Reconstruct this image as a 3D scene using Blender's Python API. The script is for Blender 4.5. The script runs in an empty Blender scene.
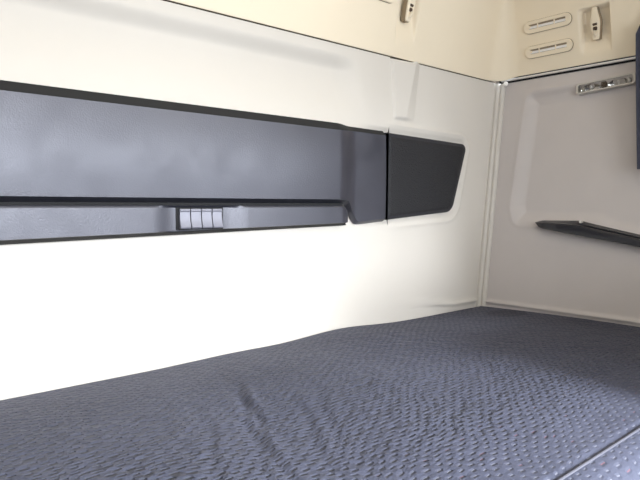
import bpy, bmesh, math, random
import numpy as np
from mathutils import Vector, Matrix
random.seed(4)
S = bpy.context.scene
C = S.collection
PI = math.pi

# ------------------------------------------------------------------ helpers
def link(name, me, mat=None, parent=None, smooth=True, angle=35):
    o = bpy.data.objects.new(name, me)
    C.objects.link(o)
    if mat:
        me.materials.append(mat)
    if smooth:
        me.polygons.foreach_set('use_smooth', [True] * len(me.polygons))
        if angle:
            try:
                me.set_sharp_from_angle(angle=math.radians(angle))
            except Exception:
                pass
    if parent:
        o.parent = parent
    return o

def obj(name, bm, mat=None, parent=None, smooth=True, angle=35):
    bmesh.ops.recalc_face_normals(bm, faces=bm.faces)
    me = bpy.data.meshes.new(name)
    bm.to_mesh(me)
    bm.free()
    return link(name, me, mat, parent, smooth, angle)

def thing(name, label, cat, M=None, group=None):
    o = bpy.data.objects.new(name, None)
    C.objects.link(o)
    o.empty_display_size = 0.05
    if M is not None:
        o.matrix_world = M
    tag(o, label, cat, group)
    return o

def tag(o, label, cat, group=None):
    o['label'] = label
    o['category'] = cat
    if group:
        o['group'] = group
    return o

def struct(o):
    o['kind'] = 'structure'
    return o

def dup(root, M, label, group=None):
    r = root.copy(); C.objects.link(r); r.matrix_world = M
    r['label'] = label
    if group: r['group'] = group
    for ch in list(root.children):
        c = ch.copy(); C.objects.link(c); c.parent = r
        for g in ch.children:
            d = g.copy(); C.objects.link(d); d.parent = c
    return r

def grid_mesh(name, P, flip=False):
    """P: (n,m,3) array of points"""
    n, m = P.shape[:2]
    idx = np.arange(n * m).reshape(n, m)
    a, b, c, d = idx[:-1, :-1], idx[1:, :-1], idx[1:, 1:], idx[:-1, 1:]
    F = np.stack([a, b, c, d] if not flip else [a, d, c, b], -1).reshape(-1, 4)
    me = bpy.data.meshes.new(name)
    me.from_pydata(P.reshape(-1, 3).tolist(), [], F.tolist())
    me.update()
    return me

def bx(bm, cx, cy, cz, sx, sy, sz, bev=0.0, seg=2, M=None):
    g = bmesh.ops.create_cube(bm, size=1.0)
    vs = g['verts']
    for v in vs:
        v.co = Vector((cx + v.co.x * sx, cy + v.co.y * sy, cz + v.co.z * sz))
    if bev > 0:
        es = list({e for v in vs for e in v.link_edges})
        r = bmesh.ops.bevel(bm, geom=es, offset=bev, segments=seg, profile=0.5, affect='EDGES')
        vs = list({v for f in r['faces'] for v in f.verts} | {v for v in vs if v.is_valid})
    if M is not None:
        bmesh.ops.transform(bm, matrix=M, verts=vs)
    return vs

def cyl(bm, p0, p1, r, seg=20, r2=None, cap=True):
    p0, p1 = Vector(p0), Vector(p1)
    d = p1 - p0
    g = bmesh.ops.create_cone(bm, cap_ends=cap, segments=seg, radius1=r, radius2=r if r2 is None else r2, depth=d.length)
    q = Vector((0, 0, 1)).rotation_difference(d.normalized())
    bmesh.ops.transform(bm, matrix=Matrix.Translation((p0 + p1) / 2) @ q.to_matrix().to_4x4(), verts=g['verts'])
    return g['verts']

def rounded(pts, radii, seg=8):
    """round the corners of a 2D polygon"""
    out = []
    n = len(pts)
    for i in range(n):
        p, a, b = Vector(pts[i]), Vector(pts[i - 1]), Vector(pts[(i + 1) % n])
        r = radii[i]
        if r <= 0:
            out.append(tuple(p)); continue
        u, w = (a - p).normalized(), (b - p).normalized()
        h = u.angle(w) / 2
        t = min(r / math.tan(h), 0.49 * (a - p).length, 0.49 * (b - p).length)
        r = t * math.tan(h)
        c = p + (u + w).normalized() * (r / math.sin(h))
        A, B = (p + u * t) - c, (p + w * t) - c
        a0, a1 = math.atan2(A.y, A.x), math.atan2(B.y, B.x)
        da = (a1 - a0 + PI) % (2 * PI) - PI
        for k in range(seg + 1):
            th = a0 + da * k / seg
            out.append((c.x + r * math.cos(th), c.y + r * math.sin(th)))
    return out

def plate(bm, poly, w0, w1, cham=0.0, chd=None, segs=3):
    """polygon in (u,v), extruded from w0 to w1 with a rounded front edge"""
    vs = [bm.verts.new((p[0], p[1], w0)) for p in poly]
    f = bm.faces.new(vs)
    chd = cham if chd is None else chd
    r = bmesh.ops.extrude_face_region(bm, geom=[f])
    top = [e for e in r['geom'] if isinstance(e, bmesh.types.BMFace)][0]
    for v in top.verts:
        v.co.z = w1 - chd
    if cham > 0:
        px = pz = 0
        for k in range(1, segs + 1):
            th = PI / 2 * k / segs
            dx, dz = cham * (1 - math.cos(th)), chd * math.sin(th)
            bmesh.ops.inset_region(bm, faces=[top], thickness=max(dx - px, 1e-5), depth=0, use_even_offset=True)
            for v in top.verts:
                v.co.z = w1 - chd + dz
            px = dx
    return top

def sweep_tube(pts, r, seg=10):
    """closed-end tube mesh along points"""
    bm = bmesh.new()
    rings = []
    n = len(pts)
    pts = [Vector(p) for p in pts]
    for i, p in enumerate(pts):
        t = (pts[min(i + 1, n - 1)] - pts[max(i - 1, 0)]).normalized()
        up = Vector((0, 0, 1)) if abs(t.z) < .9 else Vector((1, 0, 0))
        a = t.cross(up).normalized(); b = a.cross(t)
        rings.append([bm.verts.new(p + a * r * math.cos(2 * PI * k / seg) + b * r * math.sin(2 * PI * k / seg)) for k in range(seg)])
    for i in range(n - 1):
        for k in range(seg):
            bm.faces.new((rings[i][k], rings[i][(k + 1) % seg], rings[i + 1][(k + 1) % seg], rings[i + 1][k]))
    bm.faces.new(rings[0]); bm.faces.new(rings[-1])
    return bm

def sst(a, b, x):
    t = np.clip((x - a) / (b - a), 0, 1)
    return t * t * (3 - 2 * t)

def poly_sd(px, py, poly):
    """signed distance (negative inside) from points to polygon"""
    d = np.full(px.shape, 1e9); inside = np.zeros(px.shape, bool)
    n = len(poly)
    for i in range(n):
        ax, ay = poly[i]; bx_, by = poly[(i + 1) % n]
        ex, ey = bx_ - ax, by - ay
        wx, wy = px - ax, py - ay
        t = np.clip((wx * ex + wy * ey) / (ex * ex + ey * ey), 0, 1)
        d = np.minimum(d, np.hypot(wx - ex * t, wy - ey * t))
        c = (ay > py) != (by > py)
        xi = ax + (py - ay) * ex / (ey if abs(ey) > 1e-12 else 1e-12)
        inside ^= c & (px < xi)
    return np.where(inside, -d, d)

def axis(*segs):
    """segs: (start, end, step) -> concatenated coordinates"""
    out = []
    for a, b, s in segs:
        n = max(1, int(round((b - a) / s)))
        out += [a + (b - a) * k / n for k in range(n)]
    out.append(segs[-1][1])
    return np.array(out)

def frame(o, u, v, w):
    M = Matrix.Identity(4)
    for i, a in enumerate((Vector(u).normalized(), Vector(v).normalized(), Vector(w).normalized())):
        for r in range(3):
            M[r][i] = a[r]
    return Matrix.Translation(o) @ M

# ------------------------------------------------------------------ materials
def mat(name, col, rough=0.5, metal=0.0, spec=0.5, grain=0.0, gscale=600, mottle=0.0, mscale=6, rvar=0.0, **kw):
    m = bpy.data.materials.new(name); m.use_nodes = True
    nt = m.node_tree; N = nt.nodes; L = nt.links
    b = N['Principled BSDF']
    b.inputs['Base Color'].default_value = (*col, 1)
    b.inputs['Roughness'].default_value = rough
    b.inputs['Metallic'].default_value = metal
    b.inputs['Specular IOR Level'].default_value = spec
    for k, v in kw.items():
        b.inputs[k].default_value = v
    tc = N.new('ShaderNodeTexCoord')
    if mottle > 0 or rvar > 0:
        n = N.new('ShaderNodeTexNoise'); n.inputs['Scale'].default_value = mscale
        n.inputs['Detail'].default_value = 6; n.inputs['Roughness'].default_value = .6
        L.new(tc.outputs['Object'], n.inputs['Vector'])
        if mottle > 0:
            r = N.new('ShaderNodeMapRange'); r.inputs['From Min'].default_value = .3; r.inputs['From Max'].default_value = .7
            r.inputs['To Min'].default_value = 1 - mottle; r.inputs['To Max'].default_value = 1 + mottle
            L.new(n.outputs['Fac'], r.inputs['Value'])
            mx = N.new('ShaderNodeVectorMath'); mx.operation = 'SCALE'; mx.inputs[0].default_value = col
            L.new(r.outputs['Result'], mx.inputs['Scale']); L.new(mx.outputs['Vector'], b.inputs['Base Color'])
        if rvar > 0:
            r2 = N.new('ShaderNodeMapRange'); r2.inputs['From Min'].default_value = .3; r2.inputs['From Max'].default_value = .7
            r2.inputs['To Min'].default_value = rough - rvar; r2.inputs['To Max'].default_value = rough + rvar
            L.new(n.outputs['Fac'], r2.inputs['Value']); L.new(r2.outputs['Result'], b.inputs['Roughness'])
    if grain > 0:
        g = N.new('ShaderNodeTexNoise'); g.inputs['Scale'].default_value = gscale; g.inputs['Detail'].default_value = 2
        L.new(tc.outputs['Object'], g.inputs['Vector'])
        bp = N.new('ShaderNodeBump'); bp.inputs['Strength'].default_value = grain; bp.inputs['Distance'].default_value = .001
        L.new(g.outputs['Fac'], bp.inputs['Height']); L.new(bp.outputs['Normal'], b.inputs['Normal'])
    return m

WALL   = mat('pale_wall_plastic', (.685, .642, .588), .55, spec=.3, grain=.08, gscale=900, mottle=.015, mscale=5)
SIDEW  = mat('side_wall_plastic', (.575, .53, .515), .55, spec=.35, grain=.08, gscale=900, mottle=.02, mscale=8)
CREAM  = mat('cream_lining', (.88, .77, .60), .6, spec=.3, grain=.08, gscale=900, mottle=.015, mscale=5)
TRIMM  = mat('pale_trim', (.62, .58, .53), .45, spec=.4)
CONS   = mat('charcoal_plastic', (.026, .0265, .037), .43, spec=.82, grain=.35, gscale=360, mottle=.10, mscale=14, rvar=.06, IOR=1.62)
CONS.node_tree.nodes['Principled BSDF'].inputs['Specular Tint'].default_value = (.90, .90, 1, 1)
CONSD  = mat('dark_gap', (.02, .02, .022), .7, spec=.2)
CHROME = mat('satin_chrome', (.80, .78, .76), .30, metal=.8)
SILVER = mat('silver_switch', (.20, .20, .245), .4, metal=.2, spec=.6)
HANDLE = mat('black_handle', (.013, .013, .019), .3, spec=.5, grain=.1)
HANDIN = mat('gloss_black', (.012, .012, .016), .18, spec=.6)
NAVY   = mat('navy_fabric', (.060, .063, .090), .85, spec=.2, grain=.5, gscale=900)
BROWN  = mat('brown_strap', (.16, .07, .04), .7)
SOCKET = mat('dark_brown', (.06, .035, .02), .6)
BRIGHTV = mat('vent_white', (.85, .83, .82), .4)
GREYV  = mat('vent_grey', (.016, .014, .012), .7)
EDGE   = mat('matte_dark_edge', (.020, .020, .021), .75, spec=.25)
GAPSH   = mat('tan_gap_shade', (.30, .235, .16), .7)  # colour of the shadow gaps painted round vents and hooks
REFL   = mat('reflector', (.8, .78, .75), .15, metal=1.0)
LAMPB  = mat('lamp_housing', (.50, .48, .46), .3, metal=.3)
GLASS  = mat('lamp_lens', (.95, .95, .95), .06, spec=.5, IOR=1.25)
GLASS.node_tree.nodes['Principled BSDF'].inputs['Transmission Weight'].default_value = 1.0
FLOORM = mat('floor_mat', (.06, .06, .065), .8)
SHELL  = mat('front_shell', (.30, .29, .28), .7)
SHADEM  = mat('shade_block_cloth', (.03, .03, .038), .9)

def speaker_mat():
    m = mat('speaker_cloth', (.012, .012, .015), .6, spec=.45)
    nt = m.node_tree; N = nt.nodes; L = nt.links; b = N['Principled BSDF']
    tc = N.new('ShaderNodeTexCoord')
    v = N.new('ShaderNodeTexVoronoi'); v.inputs['Scale'].default_value = 260
    L.new(tc.outputs['Object'], v.inputs['Vector'])
    n = N.new('ShaderNodeTexNoise'); n.inputs['Scale'].default_value = 90; n.inputs['Detail'].default_value = 5
    mp = N.new('ShaderNodeMapping'); mp.inputs['Scale'].default_value = (2.2, .6, 1)
    L.new(tc.outputs['Object'], mp.inputs['Vector']); L.new(mp.outputs['Vector'], n.inputs['Vector'])
    a = N.new('ShaderNodeMath'); a.operation = 'ADD'
    L.new(v.outputs['Distance'], a.inputs[0]); L.new(n.outputs['Fac'], a.inputs[1])
    bp = N.new('ShaderNodeBump'); bp.inputs['Strength'].default_value = .8; bp.inputs['Distance'].default_value = .0015
    L.new(a.outputs[0], bp.inputs['Height']); L.new(bp.outputs['Normal'], b.inputs['Normal'])
    return m
SPEAK = speaker_mat()
RIMM = mat('speaker_rim', (.022, .022, .028), .45, spec=.5)

def mattress_mat():
    m = bpy.data.materials.new('mattress_fabric'); m.use_nodes = True
    nt = m.node_tree; N = nt.nodes; L = nt.links; b = N['Principled BSDF']
    b.inputs['Roughness'].default_value = .62
    b.inputs['Specular IOR Level'].default_value = .2
    b.inputs['Sheen Weight'].default_value = .04
    b.inputs['Sheen Roughness'].default_value = .4
    b.inputs['Sheen Tint'].default_value = (.8, .82, 1, 1)
    tc = N.new('ShaderNodeTexCoord')
    def math_(op, a, b_=None, c=None):
        n = N.new('ShaderNodeMath'); n.operation = op
        for i, q in enumerate((a, b_, c)):
            if q is None: continue
            if isinstance(q, (int, float)): n.inputs[i].default_value = q
            else: L.new(q, n.inputs[i])
        return n.outputs[0]
    # the cloth stretches unevenly: warp the weave
    wn = N.new('ShaderNodeTexNoise'); wn.inputs['Scale'].default_value = 9; wn.inputs['Detail'].default_value = 2
    L.new(tc.outputs['Object'], wn.inputs['Vector'])
    ws = N.new('ShaderNodeVectorMath'); ws.operation = 'MULTIPLY_ADD'
    ws.inputs[1].default_value = (.045, .022, 0); L.new(wn.outputs['Color'], ws.inputs[0]); L.new(tc.outputs['Object'], ws.inputs[2])
    sp = N.new('ShaderNodeSeparateXYZ'); L.new(ws.outputs[0], sp.inputs[0])
    U, V = .0245, .0088
    row = math_('DIVIDE', sp.outputs['Y'], V)
    rid = math_('FLOOR', row)
    odd = math_('MULTIPLY', math_('FLOORED_MODULO', rid, 2.0), .5)
    hsh = math_('FRACT', math_('MULTIPLY', math_('SINE', math_('MULTIPLY', rid, 12.9898)), 437.58))
    uu = math_('ADD', math_('ADD', math_('DIVIDE', sp.outputs['X'], U), odd), math_('MULTIPLY', hsh, .22))
    fu = math_('SUBTRACT', math_('FRACT', uu), .5)
    fv = math_('SUBTRACT', math_('FRACT', row), .5)
    du = math_('MULTIPLY', fu, U); dv = math_('MULTIPLY', fv, V)
    # dash: short stitched bar
    ax = math_('MAXIMUM', math_('SUBTRACT', math_('ABSOLUTE', du), .0032), 0.0)
    dd = math_('SQRT', math_('ADD', math_('POWER', ax, 2.0), math_('POWER', dv, 2.0)))
    def mr(v, a0, a1, t0, t1):
        r = N.new('ShaderNodeMapRange'); r.interpolation_type = 'SMOOTHSTEP'
        r.inputs['From Min'].default_value = a0; r.inputs['From Max'].default_value = a1
        r.inputs['To Min'].default_value = t0; r.inputs['To Max'].default_value = t1
        L.new(v, r.inputs['Value']); return r.outputs['Result']
    dash = mr(dd, .0004, .0010, 1, 0)
    dimp = mr(dd, .0003, .0036, 0, 1)
    # which stitches are pale, which are pinkish
    wh = N.new('ShaderNodeTexWhiteNoise'); wh.noise_dimensions = '2D'
    cb = N.new('ShaderNodeCombineXYZ'); L.new(math_('FLOOR', uu), cb.inputs[0]); L.new(rid, cb.inputs[1])
    L.new(cb.outputs[0], wh.inputs['Vector'])
    sg0 = N.new('ShaderNodeSeparateXYZ'); L.new(tc.outputs['Object'], sg0.inputs[0])
    pink = math_('GREATER_THAN', wh.outputs['Value'], .93)
    base = N.new('ShaderNodeTexNoise'); base.inputs['Scale'].default_value = 5; base.inputs['Detail'].default_value = 5
    L.new(tc.outputs['Object'], base.inputs['Vector'])
    cr = N.new('ShaderNodeValToRGB'); cr.color_ramp.elements[0].position = .3; cr.color_ramp.elements[1].position = .7
    cr.color_ramp.elements[0].color = (.058, .062, .092, 1); cr.color_ramp.elements[1].color = (.072, .077, .112, 1)
    L.new(base.outputs['Fac'], cr.inputs['Fac'])
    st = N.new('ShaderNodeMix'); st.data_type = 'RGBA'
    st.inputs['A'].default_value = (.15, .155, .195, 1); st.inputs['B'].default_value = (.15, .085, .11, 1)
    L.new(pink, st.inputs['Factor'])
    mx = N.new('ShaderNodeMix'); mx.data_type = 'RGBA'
    pit_shade = N.new('ShaderNodeMix'); pit_shade.data_type = 'RGBA'
    pit_shade.inputs['A'].default_value = (.030, .031, .044, 1); L.new(st.outputs['Result'], pit_shade.inputs['B'])  # mid-bed stitches painted darker to stand for shade in the dimples
    L.new(mr(math_('ADD', sg0.outputs['Y'], math_('MULTIPLY', base.outputs['Fac'], .12)), -.68, -.54, 1, 0), pit_shade.inputs['Factor'])
    L.new(dash, mx.inputs['Factor']); L.new(cr.outputs['Color'], mx.inputs['A']); L.new(pit_shade.outputs['Result'], mx.inputs['B'])
    # dark patch near the corner
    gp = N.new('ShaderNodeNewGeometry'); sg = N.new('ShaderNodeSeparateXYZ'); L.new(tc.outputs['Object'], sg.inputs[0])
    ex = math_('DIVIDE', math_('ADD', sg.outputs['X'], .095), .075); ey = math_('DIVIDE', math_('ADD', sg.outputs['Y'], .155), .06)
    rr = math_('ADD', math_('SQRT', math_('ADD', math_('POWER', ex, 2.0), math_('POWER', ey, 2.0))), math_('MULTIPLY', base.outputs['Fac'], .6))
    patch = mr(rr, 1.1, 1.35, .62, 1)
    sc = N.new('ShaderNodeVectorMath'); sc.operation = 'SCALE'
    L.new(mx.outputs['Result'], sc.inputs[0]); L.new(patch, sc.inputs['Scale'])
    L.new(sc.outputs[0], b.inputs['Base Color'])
    # relief: stitched dimples with puckers between + fine weave
    pk = N.new('ShaderNodeTexNoise'); pk.inputs['Scale'].default_value = 78; pk.inputs['Detail'].default_value = 2
    mp = N.new('ShaderNodeMapping'); mp.inputs['Scale'].default_value = (.75, 1.3, 1)
    L.new(ws.outputs[0], mp.inputs['Vector']); L.new(mp.outputs['Vector'], pk.inputs['Vector'])
    # how tightly the quilting puckers varies over the mattress
    tn = N.new('ShaderNodeTexNoise'); tn.inputs['Scale'].default_value = 3.2; tn.inputs['Detail'].default_value = 1
    L.new(tc.outputs['Object'], tn.inputs['Vector'])
    amp = mr(tn.outputs['Fac'], .35, .65, .8, 1.25)
    flat = mr(sg.outputs['Y'], -.75, -.60, .25, 1)
    pb = N.new('ShaderNodeTexNoise'); pb.inputs['Scale'].default_value = 34; pb.inputs['Detail'].default_value = 1
    L.new(mp.outputs['Vector'], pb.inputs['Vector'])
    h = math_('ADD', math_('MULTIPLY', dimp, .0034), math_('MULTIPLY', pk.outputs['Fac'], .0060))
    h = math_('ADD', h, math_('MULTIPLY', pb.outputs['Fac'], .0070))
    h = math_('MULTIPLY', h, math_('MULTIPLY', amp, flat))
    fw = N.new('ShaderNodeTexNoise'); fw.inputs['Scale'].default_value = 700
    L.new(tc.outputs['Object'], fw.inputs['Vector'])
    h = math_('ADD', h, math_('MULTIPLY', fw.outputs['Fac'], .0002))
    bp = N.new('ShaderNodeBump'); bp.inputs['Strength'].default_value = 1; bp.inputs['Distance'].default_value = 1
    L.new(h, bp.inputs['Height']); L.new(bp.outputs['Normal'], b.inputs['Normal'])
    return m
MATT = mattress_mat()
PIPE = mat('mattress_piping', (.10, .10, .125), .6, spec=.3)

# ------------------------------------------------------------------ dimensions
ZB = 0.5                      # mattress top
ZS = 1.246                    # seam between lower walls and upper lining
LEAN = 0.131                  # the side wall leans outward as it rises
def sx(z): return LEAN * (z - ZB)
UL = 0.21                     # the upper lining leans inward as it rises

# ------------------------------------------------------------------ back wall
xs = axis((-2.2, -.72, .012), (-.72, -.05, .0028), (-.05, .112, .0016))
zs = axis((.30, .48, .02), (.48, .53, .004), (.53, .77, .012), (.77, ZS, .0028))
X, Z = np.meshgrid(xs, zs, indexing='ij')
Y = np.zeros_like(X)
# long soft cove above the console
cov = sst(ZS - .022, ZS - .062, Z) * (1 - sst(1.17, 1.04, Z) * 1.0)
Y += .020 * cov * (1 - sst(-.67, -.57, X + (Z - 1.2) * .25))
# moulded surround of the speaker cover
SPK = rounded([(-.62, 1.05), (-.084, 1.043), (-.152, .802), (-.62, .778)], [0, .03, .055, 0], 6)
sd = poly_sd(X, Z, SPK)
Y += .008 * (1 - sst(-.012, .006, sd)) * sst(-.60, -.50, X)
# lip around that surround
Y -= .003 * np.exp(-((sd - .014) / .006) ** 2) * sst(-.50, -.40, X)
# raised tapered strap guide under the seam
u0 = -.457 + (ZS - Z) * .08
u1 = -.366 - (ZS - Z) * .20
u2 = -.330 - (ZS - Z) * .14
dep = .018 * (.55 + .45 * sst(1.075, 1.25, Z)) * sst(1.074, 1.086, Z)
tri = np.where(X < u1, .45 * sst(u0, u0 + .004, X) + .55 * np.clip((X - u0) / (u1 - u0), 0, 1), np.clip((u2 - X) / (u2 - u1), 0, 1)) * (X > u0)
Y -= dep * tri
Y += .016 * sst(ZS - .0075, ZS - .0055, Z) * ((X > u0) & (X < u1))   # open slot above the tapered guide
# groove beside the corner trim, and a low skirting lip at the mattress
Y += .008 * np.exp(-((X - (sx(Z) - .0275)) / .0022) ** 2)
Y -= .006 * np.exp(-((Z - .520 + np.clip(X + .15, -9, 0) * .12) / .006) ** 2) * sst(-.5, -.2, X)
P = np.stack([X, Y, Z], -1)
struct(link('wall_back', grid_mesh('wall_back', P), WALL, angle=None))

# ------------------------------------------------------------------ right side wall
ys = axis((-1.05, -.60, .015), (-.60, 0.03, .0028))
zs = axis((.30, .48, .02), (.48, .54, .003), (.54, .76, .01), (.76, 1.254, .0028))
Yg, Z = np.meshgrid(ys, zs, indexing='ij')
D = np.zeros_like(Yg)
REC = rounded([(-.106, 1.200), (-.083, .83), (-.10, .775), (-.19, .772), (-.35, .772), (-.60, .700), (-1.2, .60), (-1.2, 1.212)], [.025, .03, .03, 0, .05, 0, 0, 0], 6)
sd = poly_sd(Yg, Z, REC)
D += .018 * (1 - sst(-.045, .006, sd)) + .006 * (1 - sst(-.02, .0, sd)) * sst(1.16, 1.20, Z)
D -= .0012 * np.exp(-((sd - .006) / .006) ** 2)
# skirting lip along the mattress
D -= .007 * np.exp(-((Z - (.516)) / .006) ** 2)
P = np.stack([sx(Z) + D, Yg, Z], -1)
struct(link('wall_right', grid_mesh('wall_right', P, flip=True), SIDEW, angle=None))

# corner trim: double bead following the leaning corner
zz = axis((.44, ZS - .002, .03))
prof = []
nb = 28
for k in range(nb + 1):
    t = k / nb
    d = .0055 * math.sqrt(max(0, abs(math.sin(2 * PI * t)))) + .001
    prof.append((-.023 * (1 - t) - d * .707, -.023 * t - d * .707))
prof = [(-.023, .006)] + prof + [(.012, -.023)]
P = np.array([[(sx(z) + p[0], p[1], z) for z in zz] for p in prof])
struct(link('trim_1', grid_mesh('trim_1', P, flip=True), TRIMM, angle=60))

# ------------------------------------------------------------------ upper lining (leans in, rounded corner)
XR, YB, RC = .085, -.006, .085
zl = np.array([ZS + .005, ZS + .0024, ZS + .0016, ZS + .0028] + list(axis((ZS + .007, 1.43, .003), (1.43, 1.62, .02))))
ins = np.array([-.005, -.003, -.0008, .0] + [0.0] * (len(zl) - 4))
back = axis((-2.2, -.56, .02), (-.56, XR - RC, .003))
arc = axis((0, PI / 2, PI / 2 / 24))[1:-1]
side = -axis((-(YB - RC), .47, .003), (.47, 2.4, .03))
pts = []
SEAM_UP = .0115             # the side seam sits a little higher than the back one
for i, z in enumerate(zl):
    fade = 1 - float(sst(1.26, 1.31, np.array(z)))
    inset = UL * (z - 1.25) - 0
    if z > 1.46:
        inset += .5 * (z - 1.46) ** 2 / .16
    row = []
    n_ = ins[i]
    xr, yb = XR - inset - n_, YB - inset - n_
    cx_, cy_ = XR - RC, YB - RC
    for x in back:
        d = 0.0
        if n_ == 0 and z > ZS + .005:
            # hanging-hook pocket on the back side
            w = sst(-.4605, -.452, x) * (1 - sst(-.3790, -.3750, x))
            dd = .022 * sst(1.275, 1.385, z) * (1 - sst(1.445, 1.452, z))
            d = w * dd
        row.append((x, yb + d, z))
    r = max(.02, RC - (inset + n_) * .6)
    # rounded corner between the two insets
    for t in arc:
        a = t
        rx, ry = xr - cx_, yb - cy_
        row.append((cx_ + rx * math.sin(a), cy_ + ry * math.cos(a), z + SEAM_UP * fade * float(sst(.7, 1.5, np.array(a)))))
    for y in side:
        d = 0.0
        if n_ == 0 and z > ZS + .005:
            w = sst(-.3765, -.3735, y) * (1 - sst(-.2955, -.285, y))
            dd = .026 * sst(1.262, 1.375, z) * (1 - sst(1.4115, 1.4155, z))
            d = w * dd
        row.append((xr + d, y, z + SEAM_UP * fade))
    pts.append(row)
P = np.array(pts).transpose(1, 0, 2)
me = grid_mesh('ceiling', P)
bm = bmesh.new(); bm.from_mesh(me); bm.verts.ensure_lookup_table()
nz = len(zl); npth = P.shape[0]
top = [bm.verts[i * nz + nz - 1] for i in range(npth)]
e1 = bm.verts.new((-2.2, -2.4, 1.62))
bm.faces.new(top + [e1])
struct(obj('ceiling', bm, CREAM, angle=None))

bm = bmesh.new(); bx(bm, -1.0, .046, 1.262, 2.42, .07, .028); bx(bm, .145, -.5, 1.275, .07, 1.16, .03)
struct(obj('seam_shadow_strip', bm, mat('seam_shadow_gap', (.09, .07, .05), .8)))

def up_back(x, z, lift=0.0, roll=0.0):
    o = Vector((x, YB - UL * (z - 1.25), z)); v = Vector((0, -UL, 1)).normalized(); u = Vector((1, 0, 0)); w = u.cross(v)
    return frame(o + w * lift, u, v, w) @ Matrix.Rotation(roll, 4, 'Z')
def up_side(y, z, lift=0.0, roll=0.0):
    o = Vector((XR - UL * (z - 1.25), y, z)); v = Vector((-UL, 0, 1)).normalized(); u = Vector((0, -1, 0)); w = u.cross(v)
    return frame(o + w * lift, u, v, w) @ Matrix.Rotation(roll, 4, 'Z')
def low_side(y, z, lift=0.0, roll=0.0):
    o = Vector((sx(z), y, z)); v = Vector((LEAN, 0, 1)).normalized(); u = Vector((0, -1, 0)); w = u.cross(v)
    return frame(o + w * lift, u, v, w) @ Matrix.Rotation(roll, 4, 'Z')

# ------------------------------------------------------------------ mattress
def mtop(x, y):
    z = .013 * np.exp(-((x + .66) / .16) ** 2) * np.exp(-((y + .02) / .25) ** 2)
    z = z + .004 * np.exp(-((x + .99) / .12) ** 2) * np.exp(-((y) / .2) ** 2)
    z = z + .003 * np.sin(3.1 * x + 1.2) * np.sin(5.3 * y + .4) * sst(0, -.15, y) * sst(0, -.15, x)
    z = z + .020 * np.sin(PI * np.clip(-y / .785, 0, 1)) * (.35 + .65 * sst(0, -.45, x))
    # soft sag with creases where someone sat
    z = z - .010 * np.exp(-((x + 1.20) / .10) ** 2 - ((y + .46) / .16) ** 2)
    for x0, y0, ln, dp, wd, k in ((-1.150, -.28, .16, .0035, .011, .36), (-1.195, -.36, .17, .0065, .012, .42), (-1.228, -.45, .18, .0075, .011, .40),
                                  (-1.270, -.50, .15, .005, .010, .34), (-1.175, -.50, .14, .004, .012, .45), (-1.315, -.46, .16, .004, .012, .38),
                                  (-1.10, -.44, .12, .003, .012, .5), (-1.03, -.50, .13, .0025, .012, .5)):
        dx = x - (x0 + (y - y0) * k + .01 * np.sin((y - y0) * 22))
        env = np.exp(-((y - y0) / ln) ** 2)
        z = z - .42 * dp * env * (np.exp(-(dx / wd / .7) ** 2) - .6 * np.exp(-((dx - 1.4 * wd) / wd / .7) ** 2))
    z = z - .010 * sst(.018, 0, np.minimum(-y, -x)) ** 2
    return z - .0035 * np.exp(-((y - YF - .004) / .004) ** 2)
YF = -.782
x_ = axis((-2.15, -1.5, .02), (-1.5, -.9, .0035), (-.9, -.05, .01), (-.05, -.003, .0045))
YF = -.782
R = .045
yt = -axis((.004, .03, .004), (.03, .74, .007), (.74, -YF, .003))
cols = []
Xm, Ym = np.meshgrid(x_, yt, indexing='ij')
Zm = ZB + mtop(Xm, Ym)
top = np.stack([Xm, Ym, Zm], -1)
# front roll and face
roll = []
for k in range(1, 13):
    a = PI / 2 * k / 12
    roll.append((YF - .055 * math.sin(a), -.05 * (1 - math.cos(a))))
roll += [(YF - .057, -.09), (YF - .05, -.125), (YF - .03, -.13), (-.004, -.13)]
zf = Zm[:, -1]
ext = np.stack([np.stack([x_, np.full_like(x_, a), (zf if b > -.05 else ZB) * np.ones_like(x_) + b], -1) for a, b in roll], 1)
P = np.concatenate([top, ext], 1)
me = grid_mesh('cover', P)
bm = bmesh.new(); bm.from_mesh(me)
bmesh.ops.holes_fill(bm, edges=[e for e in bm.edges if e.is_boundary])
mt = thing('mattress', 'dark blue-grey quilted bunk mattress with short pale stitched dashes, lying along the back wall', 'mattress', Matrix.Translation((0, 0, 0)))
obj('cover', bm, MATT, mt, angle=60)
pp = [(x, YF - .003, ZB + float(mtop(np.array(x), np.array(YF))) + .0005) for x in axis((-2.14, -.01, .03))]
obj('piping', sweep_tube(pp, .0019, 8), PIPE, mt)
bm = bmesh.new(); bx(bm, -1.078, -.40, .185, 2.144, .74, .37, .01)
struct(obj('trim_2', bm, SHELL))

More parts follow.
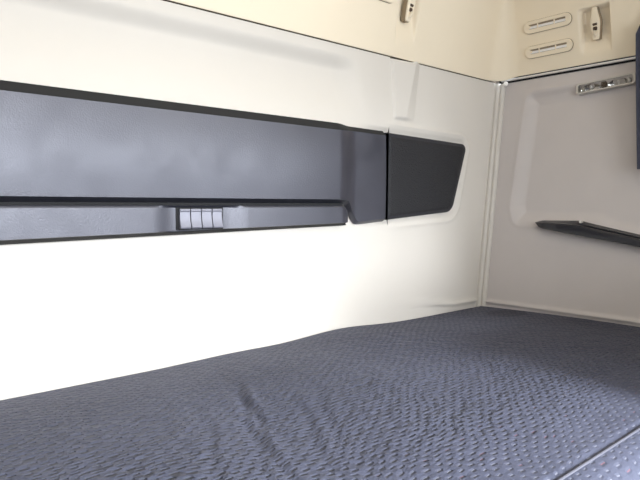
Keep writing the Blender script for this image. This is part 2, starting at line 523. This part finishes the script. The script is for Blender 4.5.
# ------------------------------------------------------------------ charcoal console on the back wall
XL = -2.12
con = thing('wall_console', 'long charcoal plastic panel with lower ledge and switches fixed along the back wall', 'wall panel', Matrix.Translation((0, 0, 0)))
XE = -.4925
def yface(x):                 # how far the upper panel stands off the wall
    return -(.019 + .027 * (1 - sst(-.695, -.612, x)))
def zlow(x):
    return .784 + (.838 - .784) * (1 - sst(-.652, -.598, x)) + .006 * sst(-.6, -.49, x)
def zhigh(x):
    return 1.0405 - .0015 * sst(-.66, -.5, x) 
xc = axis((XL, -.72, .03), (-.72, XE - .004, .004), (XE - .004, XE, .001))
rows = []
NT = 34
for x in xc:
    f = float(yface(np.array(x))); a = float(zlow(np.array(x))); b = float(zhigh(np.array(x)))
    endk = min(1, max(0, (XE - x) / .003))
    f = -.004 + (f + .004) * math.sqrt(1 - (1 - endk) ** 2) * 1.0
    deep = min(1, (-f) / .05)
    cb, ct = .0120 * (.45 + .55 * deep), .0200 * (.45 + .55 * deep)
    r = [(x, .025, a + .004), (x, .001, a + .002), (x, f * .30, a)]
    for k in range(0, 5):
        t = k / 4
        r.append((x, f * .30 + (f - f * .30) * (t ** .8), a + cb * t))
    for k in range(1, NT):
        t = k / NT
        bulge = .004 * math.sin(PI * t) * deep
        r.append((x, f - bulge, a + cb + (b - ct - a - cb) * t))
    for k in range(0, 5):
        t = k / 4
        r.append((x, f + min(.015, -f * .7) * t ** 1.1, b - ct + ct * t))
    r += [(x, .001, b + .001), (x, .025, b)]
    rows.append(r)
rows.append([(XE + .0005, .004, q[2]) for q in rows[-1]])
rows.insert(0, [(XL - .0005, .004, q[2]) for q in rows[0]])
P = np.array(rows)
KR = 3 + 5 + (NT - 1)
for nm, Q, mm in (('upper_panel', P[:, :KR + 1], CONS), ('edge_strip', P[:, KR:], EDGE)):
    bm = bmesh.new(); bm.from_mesh(grid_mesh(nm, Q))
    obj(nm, bm, mm, con, angle=28)

# lower ledge, with a shallow dished recess for the switches
XRE = -.6385
SW0, SW1, SZ0, SZ1 = -1.1345, -1.0275, .7835, .8305
xc = axis((XL, -1.25, .03), (-1.25, -.94, .0015), (-.94, -.70, .02), (-.70, XRE, .003))
tz = axis((0, .12, .02), (.12, .9, .02), (.9, 1, .02))
rows = []
def rail_lo(x): return .7672 + (x + 1.46) * .0192
def rail_hi(x): return .8335 + (x + 1.46) * .0005
for x in xc:
    lo, hi = rail_lo(x), rail_hi(x)
    k = max(0, (x - (XRE - .045)) / .045)
    hi -= .022 * k ** 2.2; 
    yf = -.040 + .022 * k ** 2
    r = [(x, .02, lo + .003), (x, -.004, lo + .002), (x, -.012, lo)]
    for t in tz:
        z = lo + .006 + (hi - .004 - lo - .006) * t
        cham = .010 * max(0, 1 - t / .06)
        d = float(.009 * sst(-1.192, SW0 - .003, np.array(x)) * (1 - sst(SW1 + .003, -.962, np.array(x))) * sst(SZ0 - .004, SZ0, np.array(z)) * (1 - sst(SZ1, SZ1 + .003, np.array(z))))
        r.append((x, yf + cham + d, z))
    r += [(x, yf + .003, hi), (x, -.01, hi + .001), (x, .02, hi + .001)]
    rows.append(r)
rows.append([(XRE + .0004, .004, q[2]) for q in rows[-1]])
rows.insert(0, [(XL - .0004, .004, q[2]) for q in rows[0]])
P = np.array(rows)
for nm, Q, mm in (('lower_ledge', P[:, 5:], CONS), ('ledge_lip', P[:, :6], EDGE)):
    bm = bmesh.new(); bm.from_mesh(grid_mesh(nm, Q))
    obj(nm, bm, mm, con, angle=40)

# dark joint between panel and ledge
bm = bmesh.new(); bx(bm, (XL - .66) / 2, -.006, .8385, abs(XL + .66), .03, .012)
bx(bm, XE + .0035, .0, .9095, .0045, .014, .193)
obj('joint_strip', bm, CONSD, con)

# switch bank
bm = bmesh.new()
cz = (SZ0 + SZ1) / 2
bx(bm, (SW0 + SW1) / 2, -.0275, cz, SW1 - SW0 + .004, .010, SZ1 - SZ0 - .001, .001)
bank = obj('switch_housing', bm, CONSD, con)
w = (SW1 - SW0 - .006) / 4
for i in range(4):
    x0 = SW0 + .003 + w * i + .0011; x1 = x0 + w - .0022
    prof = [(SZ0 + .0035, -.024), (SZ0 + .0035, -.0405), (SZ0 + .006, -.0420), (SZ0 + .012, -.0402), (SZ0 + .020, -.0384), (SZ0 + .029, -.0374), (SZ0 + .0375, -.0372), (SZ0 + .0395, -.0390), (SZ0 + .0435, -.0382), (SZ0 + .0445, -.024)]
    bm = bmesh.new()
    A = [bm.verts.new((x0, y, z)) for z, y in prof]; B = [bm.verts.new((x1, y, z)) for z, y in prof]
    for k in range(len(prof) - 1):
        bm.faces.new((A[k], A[k + 1], B[k + 1], B[k]))
    bm.faces.new((A[-1], A[0], B[0], B[-1])); fa = bm.faces.new(A); fb = bm.faces.new(B)
    bmesh.ops.bevel(bm, geom=list(fa.edges) + list(fb.edges), offset=.0008, segments=2, affect='EDGES')
    obj('rocker_switch', bm, SILVER, bank, angle=30)

# ------------------------------------------------------------------ speaker cover
spk = thing('speaker_cover', 'black cloth speaker cover with slanted right edge, at the right end of the charcoal panel', 'speaker', Matrix.Translation((0, 0, 0)))
outl = rounded([(-.482, .7945), (-.176, .8155), (-.100, 1.0285), (-.479, 1.0365)], [.002, .042, .018, .002], 8)
MB_ = frame((0, .010, 0), (1, 0, 0), (0, 0, 1), (0, -1, 0))
bm = bmesh.new(); plate(bm, outl, 0, .020, .004, .004); bmesh.ops.transform(bm, matrix=MB_, verts=bm.verts)
obj('rim', bm, RIMM, spk, angle=50)
inn = rounded([(-.4775, .800), (-.1805, .8205), (-.1085, 1.0225), (-.4745, 1.0295)], [.002, .037, .014, .002], 8)
# cloth: slightly domed over the round cone behind it
cen = Vector((-.215, .925))
bm = bmesh.new()
sdx = axis((-.4775, -.1085, .004)); sdz = axis((.800, 1.0295, .004))
vs = [bm.verts.new((p[0], p[1], .019)) for p in inn]
f = bm.faces.new(vs)
for c, no, ax in ((sdx[1:-1], (1, 0, 0), 0), (sdz[1:-1], (0, 1, 0), 1)):
    for q in c:
        co = (q, 0, 0) if ax == 0 else (0, q, 0)
        bmesh.ops.bisect_plane(bm, geom=bm.verts[:] + bm.edges[:] + bm.faces[:], plane_co=co, plane_no=no)
for v in bm.verts:
    d = poly_sd(np.array([v.co.x]), np.array([v.co.y]), inn)[0]
    rad = (Vector((v.co.x, v.co.y)) - cen).length
    v.co.z = .019 + .0035 * float(sst(0, -.012, np.array(d))) + .0008 * math.exp(-((rad - .060) / .006) ** 2) - .0006 * math.exp(-(rad / .05) ** 2)
bmesh.ops.transform(bm, matrix=MB_, verts=bm.verts)
obj('cloth', bm, SPEAK, spk, angle=None)

# ------------------------------------------------------------------ chrome rail along the side seam
rl = thing('seam_rail', 'thin satin chrome rail with a round end knob along the top of the right wall', 'rail', Matrix.Translation((0, 0, 0)))
def rpt(y): return (sx(1.2535) - .0075, y, 1.2535)
bm = sweep_tube([rpt(-.012), rpt(-.3), rpt(-1.0)], .0036, 12)
obj('rail', bm, CHROME, rl)
bm = bmesh.new(); bx(bm, sx(1.253) + .001, -.52, 1.2535, .010, 1.04, .0165, 0)
obj('seal', bm, CONSD, rl)
bm = bmesh.new()
q = Vector((sx(1.243) - .010, -.029, 1.2415))
cyl(bm, q, q + Vector((-.007, -.004, 0)), .0078, 20); 
es = [e for e in bm.edges if len(e.link_faces) == 2 and e.calc_face_angle() > 1]
bmesh.ops.bevel(bm, geom=es, offset=.0025, segments=3, affect='EDGES')
obj('end_knob', bm, CHROME, rl)

# ------------------------------------------------------------------ air vents
def stadium(L_, H, seg=10):
    return rounded([(-L_ / 2, -H / 2), (L_ / 2, -H / 2), (L_ / 2, H / 2), (-L_ / 2, H / 2)], [H / 2 * .98] * 4, seg)
def make_vent(M, label, group):
    t = thing('air_vent', label, 'air vent', M, group)
    bm = bmesh.new()
    # stadium ring with a rectangular slot through it
    N_ = 48
    out = stadium(.154, .037, 11)
    ring = []
    slot = rounded([(-.060, -.0055), (.060, -.0055), (.060, .0085), (-.060, .0085)], [.0015] * 4, 11)
    n = len(out)
    levels = [(out, .90, -.003), (out, .90, .0016), (out, 1.0, .0024), (out, 1.0, .0046), (out, .95, .0060), (out, .84, .0062)]
    loops = []
    for poly, s_, w_ in levels:
        loops.append([bm.verts.new((p[0] * (1 - (1 - s_) * .3), p[1] * s_, w_)) for p in poly])
    for poly, w_ in ((slot, .0056), (slot, -.0020)):
        loops.append([bm.verts.new((p[0], p[1], w_)) for p in poly])
    for a, b in zip(loops[:-1], loops[1:]):
        for k in range(n):
            try: bm.faces.new((a[k], a[(k + 1) % n], b[(k + 1) % n], b[k]))
            except ValueError: pass
    obj('frame', bm, CREAM, t, angle=40)
    bm = bmesh.new(); plate(bm, stadium(.1562, .0390, 11), -.003, .0012, 0); obj('shadow_outline', bm, GAPSH, t)  # larger plate behind the frame, a painted shadow gap
    bm = bmesh.new(); bx(bm, 0, .0015, .0006, .121, .0145, .001)
    obj('slot_back', bm, GREYV, t)
    bm = bmesh.new(); vs = bx(bm, 0, -.0010, .0036, .119, .0082, .0016, .0005, 1, Matrix.Translation((0, -.0018, .0030)) @ Matrix.Rotation(-.45, 4, 'X') @ Matrix.Translation((0, .0018, -.0030)))
    obj('louvre', bm, BRIGHTV, t)
    for u in (-.030, .024):
        bm = bmesh.new(); bx(bm, u, .0015, .0034, .0035, .0135, .0046, .0008, 1)
        obj('slot_bar', bm, CREAM, t)
    for u in (-.0575,):
        bm = bmesh.new(); cyl(bm, (u, .001, .001), (u, .001, .0058), .0042, 12)
        obj('pivot', bm, CREAM, t)
    return t
v0 = make_vent(up_side(-.190, 1.3975, .001), 'upper of the two cream slotted air vents on the right wall', 'slotted air vents')
dup(v0, up_side(-.1885, 1.3235, .001), 'lower of the two cream slotted air vents on the right wall, nearer the chrome rail', 'slotted air vents')
dup(v0, up_back(-.562, 1.3935, .001), 'air vent cut off by the top picture edge, left of the back wall hook', 'slotted air vents')

# ------------------------------------------------------------------ coat hooks
def make_hook(M, label, group):
    t = thing('coat_hook', label, 'hook', M, group)
    o = [(-.0085, 0), (.0085, 0), (.0098, .008), (.0138, .042), (.0138, .054), (.0098, .074), (.0064, .092), (-.0064, .092), (-.0098, .074), (-.0138, .054), (-.0138, .042), (-.0098, .008)]
    o = rounded(o, [.003, .003, 0, .004, .004, 0, .003, .003, 0, .004, .004, 0], 4)
    bm = bmesh.new(); plate(bm, o, -.010, .0095, .0022, .003)
    obj('plate', bm, CREAM, t, angle=40)
    bm = bmesh.new(); plate(bm, [(p[0] * 1.08, (p[1] - .046) * 1.02 + .046) for p in o], -.010, .0045, 0); obj('shadow_outline', bm, GAPSH, t)  # tan rim painting the shadow around the hook plate
    bm = bmesh.new()
    plate(bm, rounded([(-.0055, .026), (.0065, .026), (.0065, .037), (-.0055, .037)], [.003] * 4, 4), .006, .0103, 0)
    obj('socket', bm, SOCKET, t)
    # prong: curved finger rising over the socket
    pr = [(0, .012, .008), (0, .018, .0145), (.0, .026, .017), (0, .034, .0165), (0, .040, .012), (0, .046, .009)]
    obj('prong', sweep_tube(pr[:3], .0036, 10), CREAM, t)
    bm = bmesh.new(); plate(bm, rounded([(-.0055, .040), (.0060, .040), (.0070, .047), (-.0065, .047)], [.001] * 4, 3), .006, .0115, .001, .001)
    obj('catch', bm, SOCKET, t)
    return t
h0 = make_hook(up_side(-.3345, 1.3215, -.005), 'cream coat hook in its pocket on the right wall, beside the two vents', 'cream coat hooks')
dup(h0, up_back(-.4235, 1.3445, -.002, -.10), 'cream coat hook on the back wall, cut off by the top picture edge', 'cream coat hooks')

# ------------------------------------------------------------------ reading lamp
lp = thing('reading_lamp', 'slim silver reading lamp with two reflectors on the right wall below the chrome rail', 'lamp', low_side(-.355, 1.1925, -.004, math.radians(3.2)))
Lh, Hh = .172, .032
outp = rounded([(-Lh / 2, -Hh / 2), (Lh / 2, -Hh / 2), (Lh / 2, Hh / 2), (-Lh / 2, Hh / 2)], [.010] * 4, 8)
inp = rounded([(-Lh / 2 + .007, -Hh / 2 + .004), (Lh / 2 - .007, -Hh / 2 + .004), (Lh / 2 - .007, Hh / 2 - .005), (-Lh / 2 + .007, Hh / 2 - .005)], [.006] * 4, 8)
bm = bmesh.new(); n = len(outp); loops = []
for poly, s_, w_ in ((outp, 1, -.012), (outp, 1, .006), (outp, .99, .009), (inp, 1.0, .009), (inp, 1, -.010)):
    loops.append([bm.verts.new((p[0] * s_, p[1] * s_, w_)) for p in poly])
for a, b in zip(loops[:-1], loops[1:]):
    for k in range(n): bm.faces.new((a[k], a[(k + 1) % n], b[(k + 1) % n], b[k]))
bm.faces.new(loops[-1])
obj('bezel', bm, LAMPB, lp, angle=40)
bm = bmesh.new(); bx(bm, 0, -.0005, -.009, Lh - .016, Hh - .010, .002); obj('backing', bm, LAMPB, lp)
for cx_ in (-.043, .036):
    # half-dish reflector
    bm = bmesh.new(); rings = []
    for j in range(8):
        q = j / 7; rr_ = .004 + .024 * q
        rings.append([bm.verts.new((cx_ + rr_ * math.cos(a) * 1.05, -.0088 + rr_ * math.sin(a) * .66, -.0075 + .011 * q ** 2)) for a in np.linspace(.12, PI - .12, 18)])
    for a, b in zip(rings[:-1], rings[1:]):
        for k in range(17): bm.faces.new((a[k], a[k + 1], b[k + 1], b[k]))
    bmesh.ops.solidify(bm, geom=bm.faces[:], thickness=.001)
    rf = obj('reflector', bm, REFL, lp, angle=60)
    bm = bmesh.new(); cyl(bm, (cx_, -.006, -.007), (cx_, .003, .002), .0032, 12); obj('bulb', bm, BRIGHTV, rf)
bm = bmesh.new(); bx(bm, -.004, .0005, -.001, .015, .016, .014, .002); obj('rocker', bm, SOCKET, lp)
for cx_ in (-.066, .066):
    bm = bmesh.new(); bx(bm, cx_, 0, -.002, .010, .017, .010, .003); obj('end_clip', bm, LAMPB, lp)
bm = bmesh.new(); plate(bm, [(p[0] * .995, p[1] * .97) for p in inp], .0065, .0085, 0); obj('lens', bm, GLASS, lp)

# ------------------------------------------------------------------ dark grab tray on the side wall
hd = thing('grab_handle', 'black pointed grab handle running along the right wall above the mattress', 'handle', Matrix.Translation((0, 0, 0)))
ph = axis((.178, .20, .003), (.20, .36, .008), (.36, .66, .05))
rows = []; chan = []
def h_top(d): return np.interp(d, [.178, .200, .315, .485, 1.0], [.7830, .7890, .7895, .7530, .6440])
def h_bot(d): return np.interp(d, [.178, .1965, .21, .487, 1.0], [.7790, .7665, .7635, .7235, .650 - .032])
for d in ph:
    t, b = float(h_top(d)), float(h_bot(d))
    e = min(1, (d - .172) / .045)
    o_ = .030 * e ** .7
    x0 = sx((t + b) / 2) + .0175
    fw = .004 + .022 * min(1, (d - .178) / .14)          # front rim height position
    rows.append([(x0, -d, b), (x0 - .018 - o_, -d, b), (x0 - .021 - o_, -d, b + .002), (x0 - .022 - o_, -d, b + (t - b) * .60), (x0 - .020 - o_, -d, b + (t - b) * .72),
                 (x0 - .014 - o_ * .6, -d, b + (t - b) * (.72 + .28 * (1 - min(1, (d - .178) / .13)) )), (x0 - .016, -d, t - .001), (x0, -d, t)])
bm = bmesh.new(); bm.from_mesh(grid_mesh('grip', np.array(rows)))
bmesh.ops.holes_fill(bm, edges=[e for e in bm.edges if e.is_boundary])
obj('grip', bm, HANDLE, hd, angle=30)
rows = []
for d in axis((.33, .36, .006), (.36, .65, .05)):
    t, b = float(h_top(d)), float(h_bot(d))
    x0 = sx((t + b) / 2) + .0175
    k = min(1, (d - .33) / .04)
    rows.append([(x0 - .030, -d, b + (t - b) * .80), (x0 - .030, -d, b + (t - b) * (.82 + .03 * k)), (x0 - .021, -d, b + (t - b) * (.84 + .08 * k)), (x0 - .016, -d, b + (t - b) * .80)])
bm = bmesh.new(); bm.from_mesh(grid_mesh('inlay', np.array(rows)))
bmesh.ops.holes_fill(bm, edges=[e for e in bm.edges if e.is_boundary])
obj('inlay', bm, HANDIN, hd, angle=30)
bm = bmesh.new(); q = Vector((sx(.784) - .010, -.322, .7855)); cyl(bm, q + Vector((.010, 0, -.002)), q + Vector((-.003, 0, .001)), .0042, 14)
obj('screw_cap', bm, CHROME, hd)

# ------------------------------------------------------------------ hanging dark fabric at the right edge
cu = thing('curtain', 'dark navy hanging fabric at the right picture edge, in front of the chrome rail', 'curtain', Matrix.Translation((0, 0, 0)))
rows = []
for i, y in enumerate(axis((-.464, -.70, -.004)) if False else -axis((.467, .70, .004))):
    s_ = -y - .467
    ztop = 1.331 - .03 * (1 - min(1, s_ / .02)) ** 2
    xo = .014 + .006 * math.cos(s_ * 150) * min(1, s_ / .01)
    row = []
    for z in np.linspace(.934, ztop, 24):
        row.append((xo + .004 * math.sin(z * 9), y - (1.3 - z) * .031, z))
    rows.append(row)
me = grid_mesh('panel', np.array(rows))
bm = bmesh.new(); bm.from_mesh(me)
bmesh.ops.solidify(bm, geom=bm.faces[:], thickness=.010)
obj('panel', bm, NAVY, cu, angle=60)
bm = bmesh.new(); bx(bm, .026, -.485, 1.36, .004, .014, .13, .001, 1, None)
for v in bm.verts: v.co.x += (v.co.z - 1.30) * .20 + .004
obj('strap', bm, BROWN, cu)

# ------------------------------------------------------------------ rest of the cab, outside the picture
def wall_hole(name, plane, c, a0, a1, b0, b1, ha0, ha1, hb0, hb1, th, m):
    """wall with one window opening; plane 'x' -> spans (y,z) at x=c ; 'y' -> spans (x,z)"""
    bm = bmesh.new()
    for (p0, p1, q0, q1) in ((a0, a1, b0, hb0), (a0, a1, hb1, b1), (a0, ha0, hb0, hb1), (ha1, a1, hb0, hb1)):
        if p1 - p0 < 1e-4 or q1 - q0 < 1e-4: continue
        if plane == 'x': bx(bm, c, (p0 + p1) / 2, (q0 + q1) / 2, th, p1 - p0, q1 - q0)
        else: bx(bm, (p0 + p1) / 2, c, (q0 + q1) / 2, p1 - p0, th, q1 - q0)
    return struct(obj(name, bm, m, smooth=False))
wall_hole('wall_left', 'x', -2.22, -2.4, 0.03, 0, 1.62, -2.15, -1.25, .72, 1.28, .03, SHELL)
wall_hole('door_1', 'x', .13, -2.4, -1.06, 0, 1.30, -2.15, -1.25, .72, 1.28, .03, SHELL)
wall_hole('wall_front', 'y', -2.42, -2.2, .13, 0, 1.62, -2.1, .05, .66, 1.40, .03, SHELL)
bm = bmesh.new(); bx(bm, -1.04, -1.2, -.02, 2.36, 2.44, .04); struct(obj('floor', bm, FLOORM, smooth=False))

# unseen block added between door and bunk to shade the right side
bm = bmesh.new(); bx(bm, -.03, -.95, .81, .28, .16, 1.62, .02)
struct(obj('shade_pillar', bm, SHELL))

# low seat-back block, out of view, added to shade the mattress
bm = bmesh.new(); bx(bm, -.36, -.955, .38, .54, .10, .76, .03, 3)
struct(obj('shade_seat_block', bm, SHADEM))

# ------------------------------------------------------------------ daylight
W = bpy.data.worlds.new('daylight'); S.world = W; W.use_nodes = True
nt = W.node_tree; bg = nt.nodes['Background']
bg.inputs['Color'].default_value = (.80, .90, 1, 1); bg.inputs['Strength'].default_value = .8
def area(name, loc, tgt, sx_, sy_, power, col):
    l = bpy.data.lights.new(name, 'AREA'); l.shape = 'RECTANGLE'; l.size = sx_; l.size_y = sy_; l.energy = power; l.color = col
    o = bpy.data.objects.new(name, l); C.objects.link(o); o.location = loc
    o.rotation_euler = (Vector(tgt) - Vector(loc)).to_track_quat('-Z', 'Y').to_euler()
    return o
area('windscreen_daylight', (-1.05, -2.39, 1.03), (-1.05, 0, 1.15), 2.1, .70, 26, (.90, .95, 1))
area('left_window_daylight', (-2.19, -1.35, .95), (0, -.9, .8), .85, .54, 1.5, (.90, .95, 1))
area('right_window_daylight', (.10, -1.72, 1.0), (-2, -1.72, 1.0), .85, .54, 16, (.90, .95, 1))
sl = bpy.data.lights.new('hazy_sun', 'SUN'); sl.energy = 4.2; sl.angle = math.radians(26); sl.color = (.90, .95, 1)
so = bpy.data.objects.new('hazy_sun', sl); C.objects.link(so); so.location = (-1, -4, 3)
sh = bpy.data.lights.new('high_sky_fill', 'SUN'); sh.energy = 7; sh.angle = math.radians(16); sh.color = (.86, .92, 1)  # added second sun lamp, brightens the front of the mattress
sho = bpy.data.objects.new('high_sky_fill', sh); C.objects.link(sho); sho.location = (-1, -4, 4)
sho.rotation_euler = Vector((-.05, 1, -math.tan(math.radians(27)))).to_track_quat('-Z', 'Y').to_euler()
area('overhead_fill', (-1.15, -1.05, 1.60), (-1.15, -1.0, 0), .5, .5, 2, (.90, .95, 1))  # added overhead fill; the roof has no opening here
so.rotation_euler = Vector((-.08, 1, -math.tan(math.radians(17)))).to_track_quat('-Z', 'Y').to_euler()

# ------------------------------------------------------------------ camera
f = 588.5161
phi, pit = math.radians(48.5296), math.radians(3.30644)
F0 = Vector((math.cos(phi), math.sin(phi), 0)); Rr = Vector((math.sin(phi), -math.cos(phi), 0))
F = F0 * math.cos(pit) - Vector((0, 0, 1)) * math.sin(pit); U = Rr.cross(F)
cam = bpy.data.cameras.new('camera'); cam.sensor_width = 36; cam.lens = f * 36 / 640; cam.clip_start = .02
co = bpy.data.objects.new('camera', cam); C.objects.link(co)
co.matrix_world = frame((-1.7065, -1.1168, .833), Rr, U, -F)
S.camera = co

S.view_settings.view_transform = 'Standard'; S.view_settings.look = 'None'
S.view_settings.gamma = 1; S.view_settings.use_curve_mapping = False
S.view_settings.exposure = 0.40
S.cycles.use_denoising = True
S.cycles.max_bounces = 10; S.cycles.diffuse_bounces = 6
